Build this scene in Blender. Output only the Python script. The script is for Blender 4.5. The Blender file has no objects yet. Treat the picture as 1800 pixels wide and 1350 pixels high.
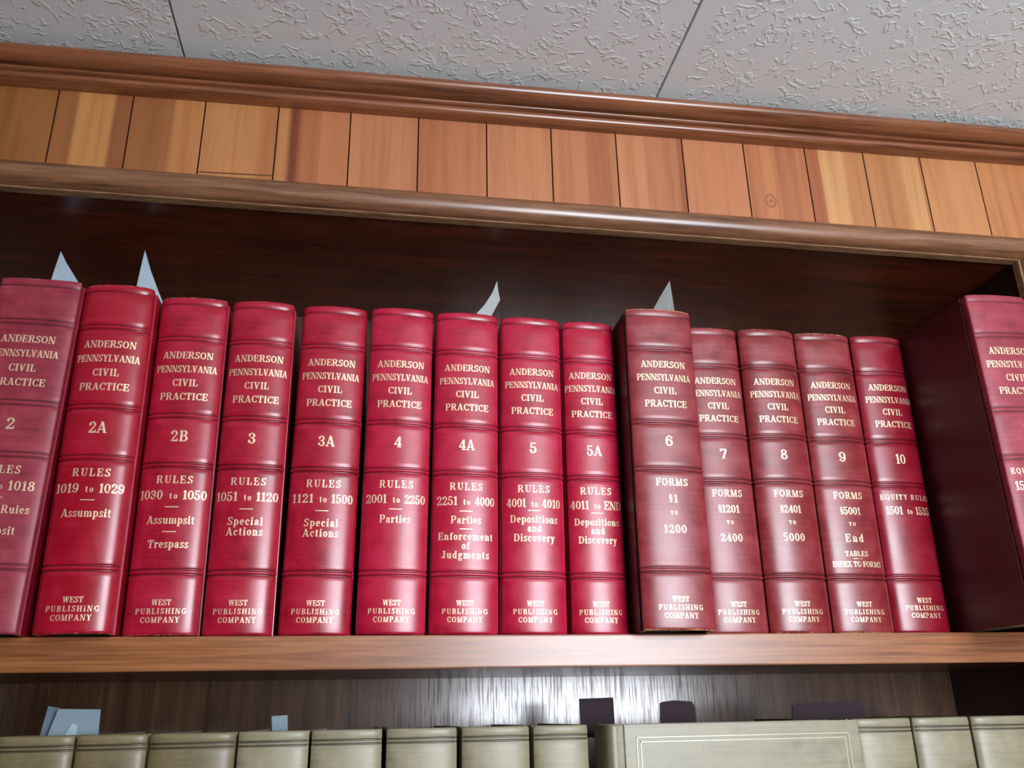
import bpy, bmesh, math, random
from mathutils import Vector, Matrix
random.seed(7)
S = bpy.context.scene
COL = S.collection

# ------------------------------------------------------------------ camera
YAW, PITCH, ROLL, FPX = 0.1610717, 0.3611184, -0.0193061, 1548.218
cam_data = bpy.data.cameras.new('camera')
cam = bpy.data.objects.new('camera', cam_data); COL.objects.link(cam)
fw = Vector((math.sin(YAW)*math.cos(PITCH), math.cos(YAW)*math.cos(PITCH), math.sin(PITCH)))
r0 = Vector((math.cos(YAW), -math.sin(YAW), 0)); u0 = r0.cross(fw)
rt = r0*math.cos(ROLL) + u0*math.sin(ROLL); up = u0*math.cos(ROLL) - r0*math.sin(ROLL)
M = Matrix((rt, up, -fw)).transposed().to_4x4()
M.translation = Vector((-0.0167173, -0.652642, -0.0555807))
cam.matrix_world = M
cam_data.sensor_fit = 'HORIZONTAL'; cam_data.sensor_width = 36.0
cam_data.lens = 36.0*FPX/1800.0
cam_data.clip_start = 0.01; cam_data.clip_end = 50
S.camera = cam

# ------------------------------------------------------------------ exposure, world, window light
S.view_settings.view_transform = 'Standard'; S.view_settings.look = 'None'
S.view_settings.gamma = 1.0; S.view_settings.use_curve_mapping = False
S.view_settings.exposure = 0.06
W = bpy.data.worlds.new('world'); S.world = W; W.use_nodes = True
W.node_tree.nodes['Background'].inputs[0].default_value = (0.75, 0.85, 1.0, 1)
W.node_tree.nodes['Background'].inputs[1].default_value = 0.4
WX0, WX1, WZ0, WZ1, WY = 0.24, 0.86, -0.30, 0.472, -1.42     # the window behind the viewer
ld = bpy.data.lights.new('window_daylight', 'AREA'); ld.shape = 'RECTANGLE'
ld.size = WX1-WX0; ld.size_y = WZ1-WZ0; ld.energy = 38.0; ld.color = (0.88, 0.92, 1.0)
lo = bpy.data.objects.new('window_daylight', ld); COL.objects.link(lo)
lo.location = ((WX0+WX1)/2, WY-0.10, (WZ0+WZ1)/2)
lo.rotation_euler = (math.radians(90), 0, 0)     # faces +Y, into the room

# ------------------------------------------------------------------ helpers
def lin(r, g, b):
    f = lambda c: (c/255/12.92) if c/255 <= 0.04045 else ((c/255+0.055)/1.055)**2.4
    return (f(r), f(g), f(b), 1.0)

class NT:
    """small node-tree builder"""
    def __init__(self, name):
        self.m = bpy.data.materials.new(name); self.m.use_nodes = True
        self.t = self.m.node_tree; self.b = self.t.nodes['Principled BSDF']
    def n(self, typ, **kw):
        x = self.t.nodes.new(typ)
        for k, v in kw.items():
            if hasattr(x, k) and not k.startswith('i_'): setattr(x, k, v)
        return x
    def link(self, a, b): self.t.links.new(a, b)
    def val(self, sock, v):
        if isinstance(v, bpy.types.NodeSocket): self.link(v, sock)
        else: sock.default_value = v
    def coords(self, kind='Object', scale=(1,1,1), rot=(0,0,0), loc=(0,0,0)):
        c = self.n('ShaderNodeTexCoord'); m = self.n('ShaderNodeMapping')
        m.inputs['Scale'].default_value = scale; m.inputs['Rotation'].default_value = rot; m.inputs['Location'].default_value = loc
        self.link(c.outputs[kind], m.inputs[0]); return m.outputs[0]
    def noise(self, vec, scale, detail=3, rough=0.55, dist=0.0):
        x = self.n('ShaderNodeTexNoise'); self.link(vec, x.inputs['Vector'])
        x.inputs['Scale'].default_value = scale; x.inputs['Detail'].default_value = detail
        x.inputs['Roughness'].default_value = rough; x.inputs['Distortion'].default_value = dist
        return x.outputs['Fac']
    def math(self, op, a, b=0.0, c=None, clamp=False):
        x = self.n('ShaderNodeMath'); x.operation = op; x.use_clamp = clamp
        self.val(x.inputs[0], a); self.val(x.inputs[1], b)
        if c is not None: self.val(x.inputs[2], c)
        return x.outputs[0]
    def ramp(self, fac, stops, interp='LINEAR'):
        x = self.n('ShaderNodeValToRGB'); self.link(fac, x.inputs[0]); x.color_ramp.interpolation = interp
        e = x.color_ramp.elements
        while len(e) < len(stops): e.new(0.5)
        for el, (p, c) in zip(e, stops):
            el.position = p; el.color = c if len(c) == 4 else (*c, 1)
        return x.outputs[0]
    def maprange(self, v, a, b, c=0.0, d=1.0):
        x = self.n('ShaderNodeMapRange'); x.interpolation_type = 'SMOOTHSTEP'
        self.val(x.inputs[0], v)
        for i, q in enumerate((a, b, c, d)): x.inputs[i+1].default_value = q
        return x.outputs[0]
    def mix(self, fac, a, b, mode='MIX'):
        x = self.n('ShaderNodeMix'); x.data_type = 'RGBA'; x.blend_type = mode
        self.val(x.inputs[0], fac); self.val(x.inputs[6], a); self.val(x.inputs[7], b); return x.outputs[2]
    def attr(self, name):
        x = self.n('ShaderNodeAttribute'); x.attribute_name = name; return x
    def bump(self, h, strength=0.3, dist=0.001, normal=None):
        x = self.n('ShaderNodeBump'); x.inputs['Strength'].default_value = strength; x.inputs['Distance'].default_value = dist
        self.link(h, x.inputs['Height'])
        if normal is not None: self.link(normal, x.inputs['Normal'])
        return x.outputs[0]
    def set(self, color=None, rough=None, normal=None, spec=None, coat=None, coat_rough=None, metal=None, sheen=None):
        I = self.b.inputs
        for k, v in (('Base Color', color), ('Roughness', rough), ('Normal', normal), ('Specular IOR Level', spec), ('Coat Weight', coat),
                     ('Coat Roughness', coat_rough), ('Metallic', metal), ('Sheen Weight', sheen)):
            if v is not None: self.val(I[k], v)
        return self.m

def new_obj(name, bm_or_me, mat, parent=None, smooth=False):
    if isinstance(bm_or_me, bmesh.types.BMesh):
        me = bpy.data.meshes.new(name); bmesh.ops.recalc_face_normals(bm_or_me, faces=bm_or_me.faces[:])
        bm_or_me.to_mesh(me); bm_or_me.free()
    else: me = bm_or_me
    if mat is not None: me.materials.append(mat)
    if smooth:
        for p in me.polygons: p.use_smooth = True
    o = bpy.data.objects.new(name, me); COL.objects.link(o)
    if parent is not None: o.parent = parent
    return o
def empty(name, loc=(0,0,0)):
    o = bpy.data.objects.new(name, None); COL.objects.link(o); o.location = loc; o.empty_display_size = 0.02; return o
def tag(o, label=None, cat=None, group=None, kind=None):
    for k, v in (('label', label), ('category', cat), ('group', group), ('kind', kind)):
        if v: o[k] = v
    return o
def add_box(bm, x0, x1, y0, y1, z0, z1, bevel=0.0, seg=2):
    vs = [bm.verts.new((x, y, z)) for x in (x0, x1) for y in (y0, y1) for z in (z0, z1)]
    fs = [(0,1,3,2), (4,6,7,5), (0,4,5,1), (2,3,7,6), (0,2,6,4), (1,5,7,3)]
    faces = [bm.faces.new([vs[i] for i in f]) for f in fs]
    if bevel:
        es = list({e for f in faces for e in f.edges})
        bmesh.ops.bevel(bm, geom=es, offset=bevel, segments=seg, affect='EDGES', profile=0.7)
def box(name, x0, x1, y0, y1, z0, z1, mat, parent=None, bevel=0.0):
    bm = bmesh.new(); add_box(bm, x0, x1, y0, y1, z0, z1, bevel); return new_obj(name, bm, mat, parent, smooth=False)
def extrude_profile(name, prof, a, b, mat, parent=None, smooth=True, sharp=35):
    """prof: closed list of (u,v); a,b: functions (u,v)->xyz at both ends"""
    bm = bmesh.new(); n = len(prof)
    A = [bm.verts.new(a(u, v)) for u, v in prof]; B = [bm.verts.new(b(u, v)) for u, v in prof]
    for i in range(n): bm.faces.new((A[i], A[(i+1) % n], B[(i+1) % n], B[i]))
    bm.faces.new(A); bm.faces.new(B)
    o = new_obj(name, bm, mat, parent, smooth=smooth)
    if smooth: o.data.set_sharp_from_angle(angle=math.radians(sharp))
    return o

# ------------------------------------------------------------------ materials
def leather(name, c_dark, c_mid, c_light, wear, rough=0.36, seed=0.0, coat=0.21):
    t = NT(name)
    v = t.coords('Object', (1,1,1), loc=(seed, seed*0.7, seed*1.3))
    mott = t.noise(v, 55, 4, 0.6)
    vs = t.coords('Object', (14,14,420), loc=(seed, 0, seed))
    streak = t.noise(vs, 1.0, 3, 0.6)
    f = t.math('ADD', t.math('MULTIPLY', mott, 0.65), t.math('MULTIPLY', streak, 0.35))
    col = t.ramp(f, [(0.32, c_dark), (0.5, c_mid), (0.70, c_light)])
    a = t.attr('tool')
    col = t.mix(t.math('MULTIPLY', a.outputs['Fac'], 0.85), col, tuple(c*0.22 for c in c_dark[:3])+(1,))
    w = t.attr('wear')
    wn = t.noise(v, 420, 4, 0.7)
    wf = t.math('MULTIPLY', t.maprange(t.math('ADD', wn, t.math('MULTIPLY', w.outputs['Fac'], 0.40)), 0.70, 0.84), t.math('GREATER_THAN', w.outputs['Fac'], 0.02))
    col = t.mix(t.math('MULTIPLY', wf, 0.75), col, wear)
    weave = t.noise(t.coords('Object', (900,900,2600)), 1.0, 2, 0.5)
    grain = t.noise(v, 900, 2, 0.5)
    nb = t.bump(t.math('ADD', weave, grain), 0.05, 0.0003)
    rr = t.math('ADD', t.math('MULTIPLY', mott, 0.22), rough-0.11)
    return t.set(col, rr, nb, spec=0.5, coat=coat, coat_rough=0.25)

RED = [leather('red_leather_a', lin(128,10,30), lin(160,18,44), lin(176,34,62), lin(205,150,110), 0.31, 1.3),
       leather('red_leather_b', lin(140,12,38), lin(172,20,52), lin(186,36,72), lin(205,150,110), 0.31, 4.1),
       leather('red_leather_crimson', lin(142,10,28), lin(156,14,38), lin(168,26,52), lin(210,160,120), 0.30, 6.6)]
CRIMSON = leather('deep_crimson_leather', lin(116,8,24), lin(132,14,34), lin(146,28,50), lin(205,150,110), 0.32, 7.7)
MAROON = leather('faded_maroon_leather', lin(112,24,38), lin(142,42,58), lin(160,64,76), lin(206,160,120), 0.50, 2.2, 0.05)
BROWNRED = [leather('brown_red_leather_a', lin(108,28,32), lin(136,46,52), lin(156,70,76), lin(205,150,105), 0.36, 3.7),
            leather('brown_red_leather_b', lin(102,26,28), lin(130,40,44), lin(148,62,66), lin(205,150,105), 0.34, 8.9)]
UNFADED = leather('unfaded_maroon_cover', lin(60,8,16), lin(74,10,20), lin(88,16,28), lin(150,90,70), 0.45, 2.9, 0.05)  # board colour darkened to stand in for the shade on the covers
TAN = leather('tan_buckram', lin(116,110,86), lin(136,130,104), lin(152,146,120), lin(196,188,160), 0.42, 5.5, 0.1)
TAN2 = leather('olive_tan_buckram', lin(96,86,58), lin(114,102,72), lin(130,118,86), lin(190,180,140), 0.44, 9.5, 0.1)

def gilt(name, base, seed=0.0):
    t = NT(name); v = t.coords('Object', loc=(seed, seed, seed))
    n = t.noise(v, 380, 4, 0.65); n2 = t.noise(v, 90, 2, 0.5)
    f = t.maprange(t.math('ADD', t.math('MULTIPLY', n, 0.6), t.math('MULTIPLY', n2, 0.4)), 0.33, 0.43)
    col = t.mix(f, base, lin(244, 218, 180))
    met = t.math('MULTIPLY', f, 0.55)
    return t.set(col, 0.42, None, metal=met, spec=0.5)
GILT = gilt('worn_gilt', lin(150,50,50))
GILT_BROWN = gilt('worn_gilt_on_brown', lin(140,60,50), 3.0)

def paper(name, c):
    t = NT(name); n = t.noise(t.coords('Object'), 300, 3)
    return t.set(t.ramp(n, [(0.3, tuple(x*0.93 for x in c[:3])+(1,)), (0.7, c)]), 0.85, t.bump(n, 0.08, 0.0004), spec=0.25)
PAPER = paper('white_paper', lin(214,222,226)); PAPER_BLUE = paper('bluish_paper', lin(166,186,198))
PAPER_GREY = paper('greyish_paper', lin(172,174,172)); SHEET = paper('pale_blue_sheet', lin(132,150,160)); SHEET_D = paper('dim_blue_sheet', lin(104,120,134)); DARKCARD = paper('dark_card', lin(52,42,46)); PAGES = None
t = NT('page_edges'); n = t.noise(t.coords('Object', (1600, 4, 4)), 1.0, 2)
PAGES = t.set(t.ramp(n, [(0.3, lin(176,156,120)), (0.7, lin(216,200,164))]), 0.9)

def wood(name, c0, c1, c2, scale, rough, bump=0.15, coat=0.3, coat_rough=0.2, spec=0.5, ring=1.0):
    """scale stretches the grain: small numbers run along the grain"""
    t = NT(name); v = t.coords('Object', scale)
    n1 = t.noise(v, 1.0, 5, 0.6, 0.4); n2 = t.noise(v, 4.0, 3, 0.65, 0.2)
    f = t.math('ADD', t.math('MULTIPLY', n1, 0.6), t.math('MULTIPLY', n2, 0.4))
    col = t.ramp(f, [(0.34, c0), (0.5, c1), (0.66, c2)])
    return t.set(col, t.math('ADD', t.math('MULTIPLY', n2, 0.15), rough-0.07), t.bump(n2, bump, 0.0006), spec=spec, coat=coat, coat_rough=coat_rough)
MOLD_X = wood('stained_moulding', lin(72,46,30), lin(118,78,52), lin(144,102,74), (6,90,90), 0.34, 0.1, 0.5, 0.22)
MOLD_Z = wood('stained_moulding_upright', lin(72,46,30), lin(118,78,52), lin(144,102,74), (90,90,6), 0.34, 0.1, 0.5, 0.22)
CROWN_M = wood('stained_crown', lin(78,44,26), lin(128,76,46), lin(150,96,64), (5,110,110), 0.32, 0.1, 0.5, 0.2)
EDGE = wood('shelf_edge_wood', lin(108,62,32), lin(142,86,48), lin(164,108,66), (5,120,160), 0.36, 0.05, 0.5, 0.24)
RAWEDGE = wood('worn_wood_arris', lin(104,72,46), lin(150,110,76), lin(176,138,102), (30,200,200), 0.6, 0.2, 0.0)
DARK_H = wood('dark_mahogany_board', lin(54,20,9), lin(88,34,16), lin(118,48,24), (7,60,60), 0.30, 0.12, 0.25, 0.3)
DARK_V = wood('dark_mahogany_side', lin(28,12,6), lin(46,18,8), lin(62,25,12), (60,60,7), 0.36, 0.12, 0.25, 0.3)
MIDWOOD = wood('brown_panelling', lin(84,50,28), lin(112,70,40), lin(134,88,54), (40,40,4), 0.45, 0.1, 0.1, 0.3)
# back panel: varnished dark veneer with upright grain
t = NT('varnished_back_panel')
v = t.coords('Object', (620, 60, 22)); n1 = t.noise(v, 1.0, 4, 0.65, 0.15); n2 = t.noise(t.coords('Object', (90, 60, 5)), 1.0, 3, 0.6)
col = t.ramp(t.math('ADD', t.math('MULTIPLY', n1, .5), t.math('MULTIPLY', n2, .5)), [(0.36, lin(52,36,24)), (0.5, lin(88,62,42)), (0.66, lin(116,86,60))])
pores = t.maprange(n1, 0.38, 0.54, 0.5, 1.0)
t.b.inputs['Coat IOR'].default_value = 1.6
BACK_M = t.set(col, t.ramp(pores, [(0, (0.55,)*3), (1, (0.24,)*3)]), t.bump(n1, 0.03, 0.0003), spec=t.math('MULTIPLY', pores, 0.8), coat=t.math('MULTIPLY', pores, 0.75), coat_rough=0.14)

# wall planks: colour of each board is in the colour attribute
t = NT('knotty_plank_panelling')
a = t.attr('board'); v = t.coords('Object', (120, 40, 5)); g = t.noise(v, 1.0, 4, 0.6, 0.3)
col = t.mix(1.0, a.outputs['Color'], t.ramp(g, [(0.3, (0.60,0.59,0.60)), (0.5, (0.74,0.77,0.86)), (0.72, (0.82,0.85,0.94))]), 'MULTIPLY')
co = t.n('ShaderNodeTexCoord'); vm = t.n('ShaderNodeVectorMath'); vm.operation = 'SUBTRACT'; vm.inputs[1].default_value = (0.3372, 0.006, 0.3883)
t.link(co.outputs['Object'], vm.inputs[0])
vl = t.n('ShaderNodeVectorMath'); vl.operation = 'LENGTH'; sc = t.n('ShaderNodeVectorMath'); sc.operation = 'MULTIPLY'; sc.inputs[1].default_value = (1, 0, 0.75)
t.link(vm.outputs[0], sc.inputs[0]); t.link(sc.outputs[0], vl.inputs[0])
kd = vl.outputs['Value']
ringf = t.math('MULTIPLY', t.maprange(t.math('ABSOLUTE', t.math('SUBTRACT', kd, 0.0048)), 0.0004, 0.0016, 1, 0), 0.45)
ringf = t.math('MAXIMUM', ringf, t.maprange(kd, 0.001, 0.0024, 0.6, 0.0))
col = t.mix(ringf, col, lin(96,48,24))
PLANKS = t.set(col, 0.46, t.bump(g, 0.08, 0.0005), spec=0.4, coat=0.12, coat_rough=0.35)

# ceiling: white tile with raised worm-like stucco strokes, a flat margin beside each seam
t = NT('stucco_ceiling_tile')
c0 = t.coords('Object'); c1 = t.coords('Object', (1, 1, 1), loc=(3.1, 1.7, 0))
n = t.noise(c0, 58, 2, 0.45, 0.35); mk = t.noise(c1, 50, 2, 0.5)
worm = t.math('MULTIPLY', t.maprange(t.math('ABSOLUTE', t.math('SUBTRACT', n, 0.5)), 0.012, 0.045, 1, 0), t.maprange(mk, 0.47, 0.55))
n3 = t.noise(c1, 66, 2, 0.45, 0.3)
worm2 = t.math('MULTIPLY', t.maprange(t.math('ABSOLUTE', t.math('SUBTRACT', n3, 0.47)), 0.012, 0.04, 1, 0), t.maprange(t.noise(c0, 44, 2), 0.52, 0.58))
w = t.math('MAXIMUM', worm, worm2)
fm = t.attr('margin')
w = t.math('MULTIPLY', w, t.math('SUBTRACT', 1.0, fm.outputs['Fac']))
fine = t.noise(c0, 700, 2)
h = t.math('ADD', w, t.math('MULTIPLY', fine, 0.06))
CEIL_M = t.set(t.ramp(fine, [(0.3, lin(230,240,240)), (0.7, lin(236,246,246))]), 0.7, t.bump(h, 0.42, 0.0010), spec=0.3)
t = NT('ceiling_seam'); CEIL_GAP = t.set(lin(70,62,58), 0.9)
t = NT('painted_wall'); n = t.noise(t.coords('Object'), 30, 3); PAINT = t.set(t.ramp(n, [(0.3, lin(204,200,192)), (0.7, lin(212,208,200))]), 0.85, t.bump(n, 0.05, 0.001))
t = NT('carpet'); n = t.noise(t.coords('Object'), 220, 4); FLOOR_M = t.set(t.ramp(n, [(0.3, lin(200,200,200)), (0.7, lin(220,222,224))]), 0.95, t.bump(n, 0.4, 0.003))
t = NT('white_window_paint'); WINFR = t.set(lin(226,226,222), 0.5)

# ------------------------------------------------------------------ the setting
CEIL = 0.4830; FLOORZ = -1.90; RX0, RX1, RYF = -1.7, 2.3, WY
CASE_L, CASE_R = -0.42, 0.572           # inner faces of the bookcase sides
def TRIMZ(x): return 0.3401 - 0.0087*(x-0.1)     # the case's top rail is not quite level
def CRZ(x): return 0.4482 + 0.0050*(x-0.1)
tag(box('floor', RX0, RX1, RYF, 0.4, FLOORZ-0.05, FLOORZ, FLOOR_M), kind='structure')
# ceiling tiles with flat margins and open seams
bm = bmesh.new(); lay = bm.verts.layers.float.new('margin')
seams = [-1.039, -0.616, -0.1931, 0.2300, 0.653, 1.076, 1.499]; mg = 0.017
edges = [RX0]+seams+[RX1]
for i in range(len(edges)-1):
    x0, x1 = edges[i]+0.0011, edges[i+1]-0.0011
    for (a, b, f0, f1) in ((x0, x0+mg, 1, 1), (x0+mg, x0+mg+0.002, 1, 0), (x0+mg+0.002, x1, 0, 0)):
        vs = [bm.verts.new((x, y, CEIL)) for x, y in ((a, RYF), (b, RYF), (b, 0.01), (a, 0.01))]
        for q, f in zip(vs, (f0, f1, f1, f0)): q[lay] = f
        bm.faces.new(vs)
    vs = [[bm.verts.new((x, y, z)) for y, z in ((RYF, CEIL), (0.01, CEIL), (0.01, CEIL+0.012), (RYF, CEIL+0.012))] for x in (x0, x1)]
    for q in vs: bm.faces.new(q)
me = bpy.data.meshes.new('ceiling'); bm.to_mesh(me); bm.free()
me.flip_normals()
ceiling = tag(new_obj('ceiling', me, CEIL_M), kind='structure')
tag(box('ceiling_deck', RX0, RX1, RYF, 0.4, CEIL+0.012, CEIL+0.05, CEIL_GAP), kind='structure'); bpy.data.objects['ceiling_deck'].parent = ceiling
tag(box('wall_left', RX0-0.05, RX0, RYF, 0.4, FLOORZ, CEIL+0.01, DARK_V), kind='structure')
tag(box('wall_right', RX1, RX1+0.05, RYF, 0.4, FLOORZ, CEIL+0.01, PAINT), kind='structure')
bm = bmesh.new()
for x0, x1, z0, z1 in ((RX0, WX0, FLOORZ, CEIL), (WX1, RX1, FLOORZ, CEIL), (WX0, WX1, FLOORZ, WZ0), (WX0, WX1, WZ1, CEIL)):
    add_box(bm, x0, x1, RYF-0.08, RYF, z0, z1)
tag(new_obj('wall_front', bm, MIDWOOD), kind='structure')
wi = tag(empty('window_1', ((WX0+WX1)/2, RYF-0.04, WZ0)), kind='structure')
bm = bmesh.new(); hw = (WX1-WX0)/2; hh = WZ1-WZ0
for x0, x1, z0, z1 in ((-hw, -hw+0.03, 0, hh), (hw-0.03, hw, 0, hh), (-hw, hw, 0, 0.03), (-hw, hw, hh-0.03, hh), (-hw, hw, hh*0.42-0.015, hh*0.42+0.015)):
    add_box(bm, x0, x1, -0.02, 0.02, z0, z1)
new_obj('window_frame', bm, WINFR, wi)

# plank wall: one mesh, a colour per board strip, open V-grooves between boards
bm = bmesh.new(); cl = bm.loops.layers.float_color.new('board')
joints = [-0.292, -0.2323, -0.1731, -0.1116, -0.0496, 0.0102, 0.0714, 0.1308, 0.1919, 0.2558, 0.3165, 0.3786, 0.4391, 0.4993, 0.5590]
while joints[0] > RX0+0.07: joints.insert(0, joints[0]-0.0605)
while joints[-1] < RX1-0.07: joints.append(joints[-1]+0.0605)
OL, MID, LT, RD, DK = (160,100,48), (192,122,70), (206,142,80), (196,122,78), (140,76,38)
special = {-0.292: [(0.25, (164,100,52)), (0.30, None), (0.74, (204,138,74)), (0.80, None), (1, (156,90,48))],
           -0.2323: [(0.55, (164,100,52)), (0.62, None), (1, (198,128,70))],
           -0.1731: [(0.72, (202,134,76)), (0.8, None), (1, (190,118,66))],
           -0.1116: [(0.13, (196,128,72)), (0.2, None), (0.27, (132,66,36)), (0.36, None), (0.6, (182,108,62)), (1, (192,118,70))],
           -0.0496: [(0.9, (198,126,78)), (1, (190,116,72))],
           0.0102: [(0.45, (184,110,66)), (0.6, None), (1, (192,118,74))],
           0.0714: [(1, (200,128,80))],
           0.1308: [(0.5, (196,122,78)), (0.55, None), (0.9, (178,104,64)), (1, (192,122,76))],
           0.1919: [(0.4, (204,132,84)), (0.5, None), (0.92, (190,118,74)), (1, (166,94,56))],
           0.2558: [(1, (198,124,78))],
           0.3165: [(0.25, (190,116,72)), (0.5, (198,124,76)), (0.8, (184,110,68)), (1, (190,116,70))],
           0.3786: [(0.2, (172,98,58)), (0.24, None), (0.62, (216,156,96)), (0.68, None), (1, (192,126,74))],
           0.4391: [(0.12, (196,130,76)), (0.55, (186,122,70)), (0.68, None), (0.95, (212,152,92)), (1, (190,124,72))],
           0.4993: [(1, (204,136,82))], 0.5590: [(0.5, (200,130,76)), (1, (194,124,70))]}
z0p, z1p = FLOORZ, CEIL
wy = 0.006
def strip(xa, xb, ca, cb, za, zb):
    vs = [bm.verts.new((x, wy, z)) for x, z in ((xa, za), (xb, za), (xb, zb), (xa, zb))]
    f = bm.faces.new(vs)
    for l, c in zip(f.loops, (ca, cb, cb, ca)): l[cl] = c
def groove(x, za, zb):
    c = lin(70,34,16)
    for (xa, ya, xb, yb) in ((x-0.0006, wy, x, wy+0.002), (x, wy+0.002, x+0.0006, wy)):
        vs = [bm.verts.new(p) for p in ((xa, ya, za), (xb, yb, za), (xb, yb, zb), (xa, ya, zb))]
        f = bm.faces.new(vs)
        for l in f.loops: l[cl] = c
JL, JR = CASE_L-0.012, CASE_R+0.012
for i in range(len(joints)-1):
    j0, j1 = joints[i], joints[i+1]
    st = special.get(round(j0, 4)) or [(1, random.choice((OL, MID, RD, LT)))]
    segs = []; p = 0.0; pend = None
    for k, (q, c) in enumerate(st):
        if c is None: segs.append((p, q, lin(*st[k-1][1]), lin(*st[k+1][1])))
        else: segs.append((p, q, lin(*c), lin(*c)))
        p = q
    a, b = j0+0.0006, j1-0.0006
    zlo = 0.350 if (j1 > JL and j0 < JR) else z0p
    for (p, q, ca, cb) in segs: strip(a+(b-a)*p, a+(b-a)*q, ca, cb, zlo, z1p)
    groove(j1, zlo if not (j1 < JL or j1 > JR) else z0p, z1p)
# the bit of the boards beside the opening, below the rail
for (xa, xb) in ((joints[[k for k in range(len(joints)) if joints[k] < JL][-1]], JL), (JR, joints[[k for k in range(len(joints)) if joints[k] > JR][0]])):
    strip(xa, xb, lin(*MID), lin(*MID), z0p, 0.350)
# cut line of a short filler piece
for (xa, za, xb, zb, h) in ((-0.1715, 0.3752, -0.1120, 0.3764, 0.0012),):
    c = lin(110,62,30)
    f = bm.faces.new([bm.verts.new(p) for p in ((xa, wy-0.0002, za), (xb, wy-0.0002, zb), (xb, wy-0.0002, zb+h), (xa, wy-0.0002, za+h))])
    for l in f.loops: l[cl] = c
wall_back = tag(new_obj('wall_back', bm, PLANKS), kind='structure')
wbk = tag(box('wall_core', RX0, RX1, 0.30, 0.36, FLOORZ, CEIL, PAINT), kind='structure'); wbk.parent = wall_back

# crown moulding under the ceiling: a wide roll, a groove, a bead, a flat
prof = [(0.0055, 0.0)]
def arc(cx, cz, ry, rz, a0, a1, n=8):
    return [(cx - ry*math.cos(math.radians(a0+(a1-a0)*i/n)), cz + rz*math.sin(math.radians(a0+(a1-a0)*i/n))) for i in range(n+1)]
# profile in (y, dz); dz measured from the crown's lower edge
prof = [(0.0058, 0.0), (-0.001, 0.0)] + arc(-0.001, 0.0046, 0.0060, 0.0044, -85, 75, 9) + [(0.0005, 0.0092), (-0.0016, 0.0102)] + \
       arc(-0.0030, 0.0122, 0.0036, 0.0018, -80, 80, 6) + [(0.0000, 0.0144), (-0.0018, 0.0156)] + arc(-0.003, 0.0236, 0.0150, 0.0080, -80, 75, 14) + [(0.0058, 0.0328)]
crown = extrude_profile('trim_1', prof, lambda y, z: (RX0, y, CRZ(RX0)+z), lambda y, z: (RX1, y, CRZ(RX1)+z), CROWN_M)
tag(crown, kind='structure')

# ------------------------------------------------------------------ bookcase
DEPTH = 0.215; SH = 0.0228; LOWZ = -0.318
case = tag(empty('bookcase', (0, 0, FLOORZ)), 'built-in dark wood bookcase with rounded trim set under the plank wall', 'bookcase')
def cpart(o): o.parent = case; o.matrix_parent_inverse = Matrix.Translation((0, 0, -FLOORZ)); return o
def sl_box(name, x0, x1, y0, y1, zb, zt, mat):
    """board whose lower and upper faces follow the sloping rail"""
    bm = bmesh.new()
    vs = [bm.verts.new((x, y, z(x))) for x in (x0, x1) for y in (y0, y1) for z in (zb, zt)]
    for f in [(0,1,3,2), (4,6,7,5), (0,4,5,1), (2,3,7,6), (0,2,6,4), (1,5,7,3)]: bm.faces.new([vs[i] for i in f])
    return cpart(new_obj(name, bm, mat))
sl_box('top_panel', CASE_L-0.018, CASE_R+0.018, 0.004, DEPTH, lambda x: TRIMZ(x)+0.0012, lambda x: TRIMZ(x)+0.016, DARK_H)
cpart(box('back_panel', CASE_L-0.018, CASE_R+0.018, DEPTH, DEPTH+0.008, FLOORZ+0.06, 0.37, BACK_M))
for x0, x1 in ((CASE_L-0.018, CASE_L), (CASE_R, CASE_R+0.018)):
    cpart(box('side_panel', x0, x1, 0.004, DEPTH, FLOORZ+0.0, 0.336, DARK_V))
for z in (0.0, LOWZ):
    sh = cpart(box('shelf', CASE_L+0.0005, CASE_R-0.0005, 0.010, DEPTH-0.0005, z-SH+0.002, z, DARK_H))
    e = box('shelf_edging', CASE_L+0.0005, CASE_R-0.0005, -0.0005, 0.010, z-SH, z, EDGE, sh, bevel=0.0012)
    e['label'] = 'orange-brown front edge strip'
# half-round trim along the top and down the right side of the opening
TH = 0.0236
tp = [(0.0056, 0.0), (-0.003, 0.0)] + arc(-0.002, TH*0.5, 0.0125, TH*0.5-0.0004, -80, 80, 14) + [(0.0056, TH)]
TX0, TX1 = CASE_L-TH, CASE_R+TH
tt = cpart(extrude_profile('top_trim', tp, lambda y, z: (CASE_L-z, y, TRIMZ(CASE_L)+z), lambda y, z: (CASE_R+z, y, TRIMZ(CASE_R)+z), MOLD_X))
for sgn, X in ((1, CASE_R), (-1, CASE_L)):
    cpart(extrude_profile('side_trim', tp, lambda y, z: (X+sgn*z, y, FLOORZ), lambda y, z: (X+sgn*z, y, TRIMZ(X)+z), MOLD_Z))
e = extrude_profile('trim_arris', [(-0.0036, -0.0004), (-0.0046, -0.0001), (-0.0046, 0.0005), (0.004, 0.0005), (0.004, -0.0004)],
                    lambda y, z: (CASE_L, y, TRIMZ(CASE_L)+z), lambda y, z: (CASE_R, y, TRIMZ(CASE_R)+z), RAWEDGE, tt, smooth=False)
e.matrix_parent_inverse = Matrix.Translation((0, 0, 0)); e['label'] = 'bare light wood lower edge of the trim'
e2 = extrude_profile('trim_arris', [(-0.0036, -0.0010), (-0.0046, -0.0006), (-0.0046, 0.0004), (0.004, 0.0004), (0.004, -0.0010)],
                    lambda y, z: (CASE_R+z, y, FLOORZ+0.2), lambda y, z: (CASE_R+z, y, TRIMZ(CASE_R)), RAWEDGE, tt, smooth=False)
e2['label'] = 'bare light wood inner edge of the side trim'
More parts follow.
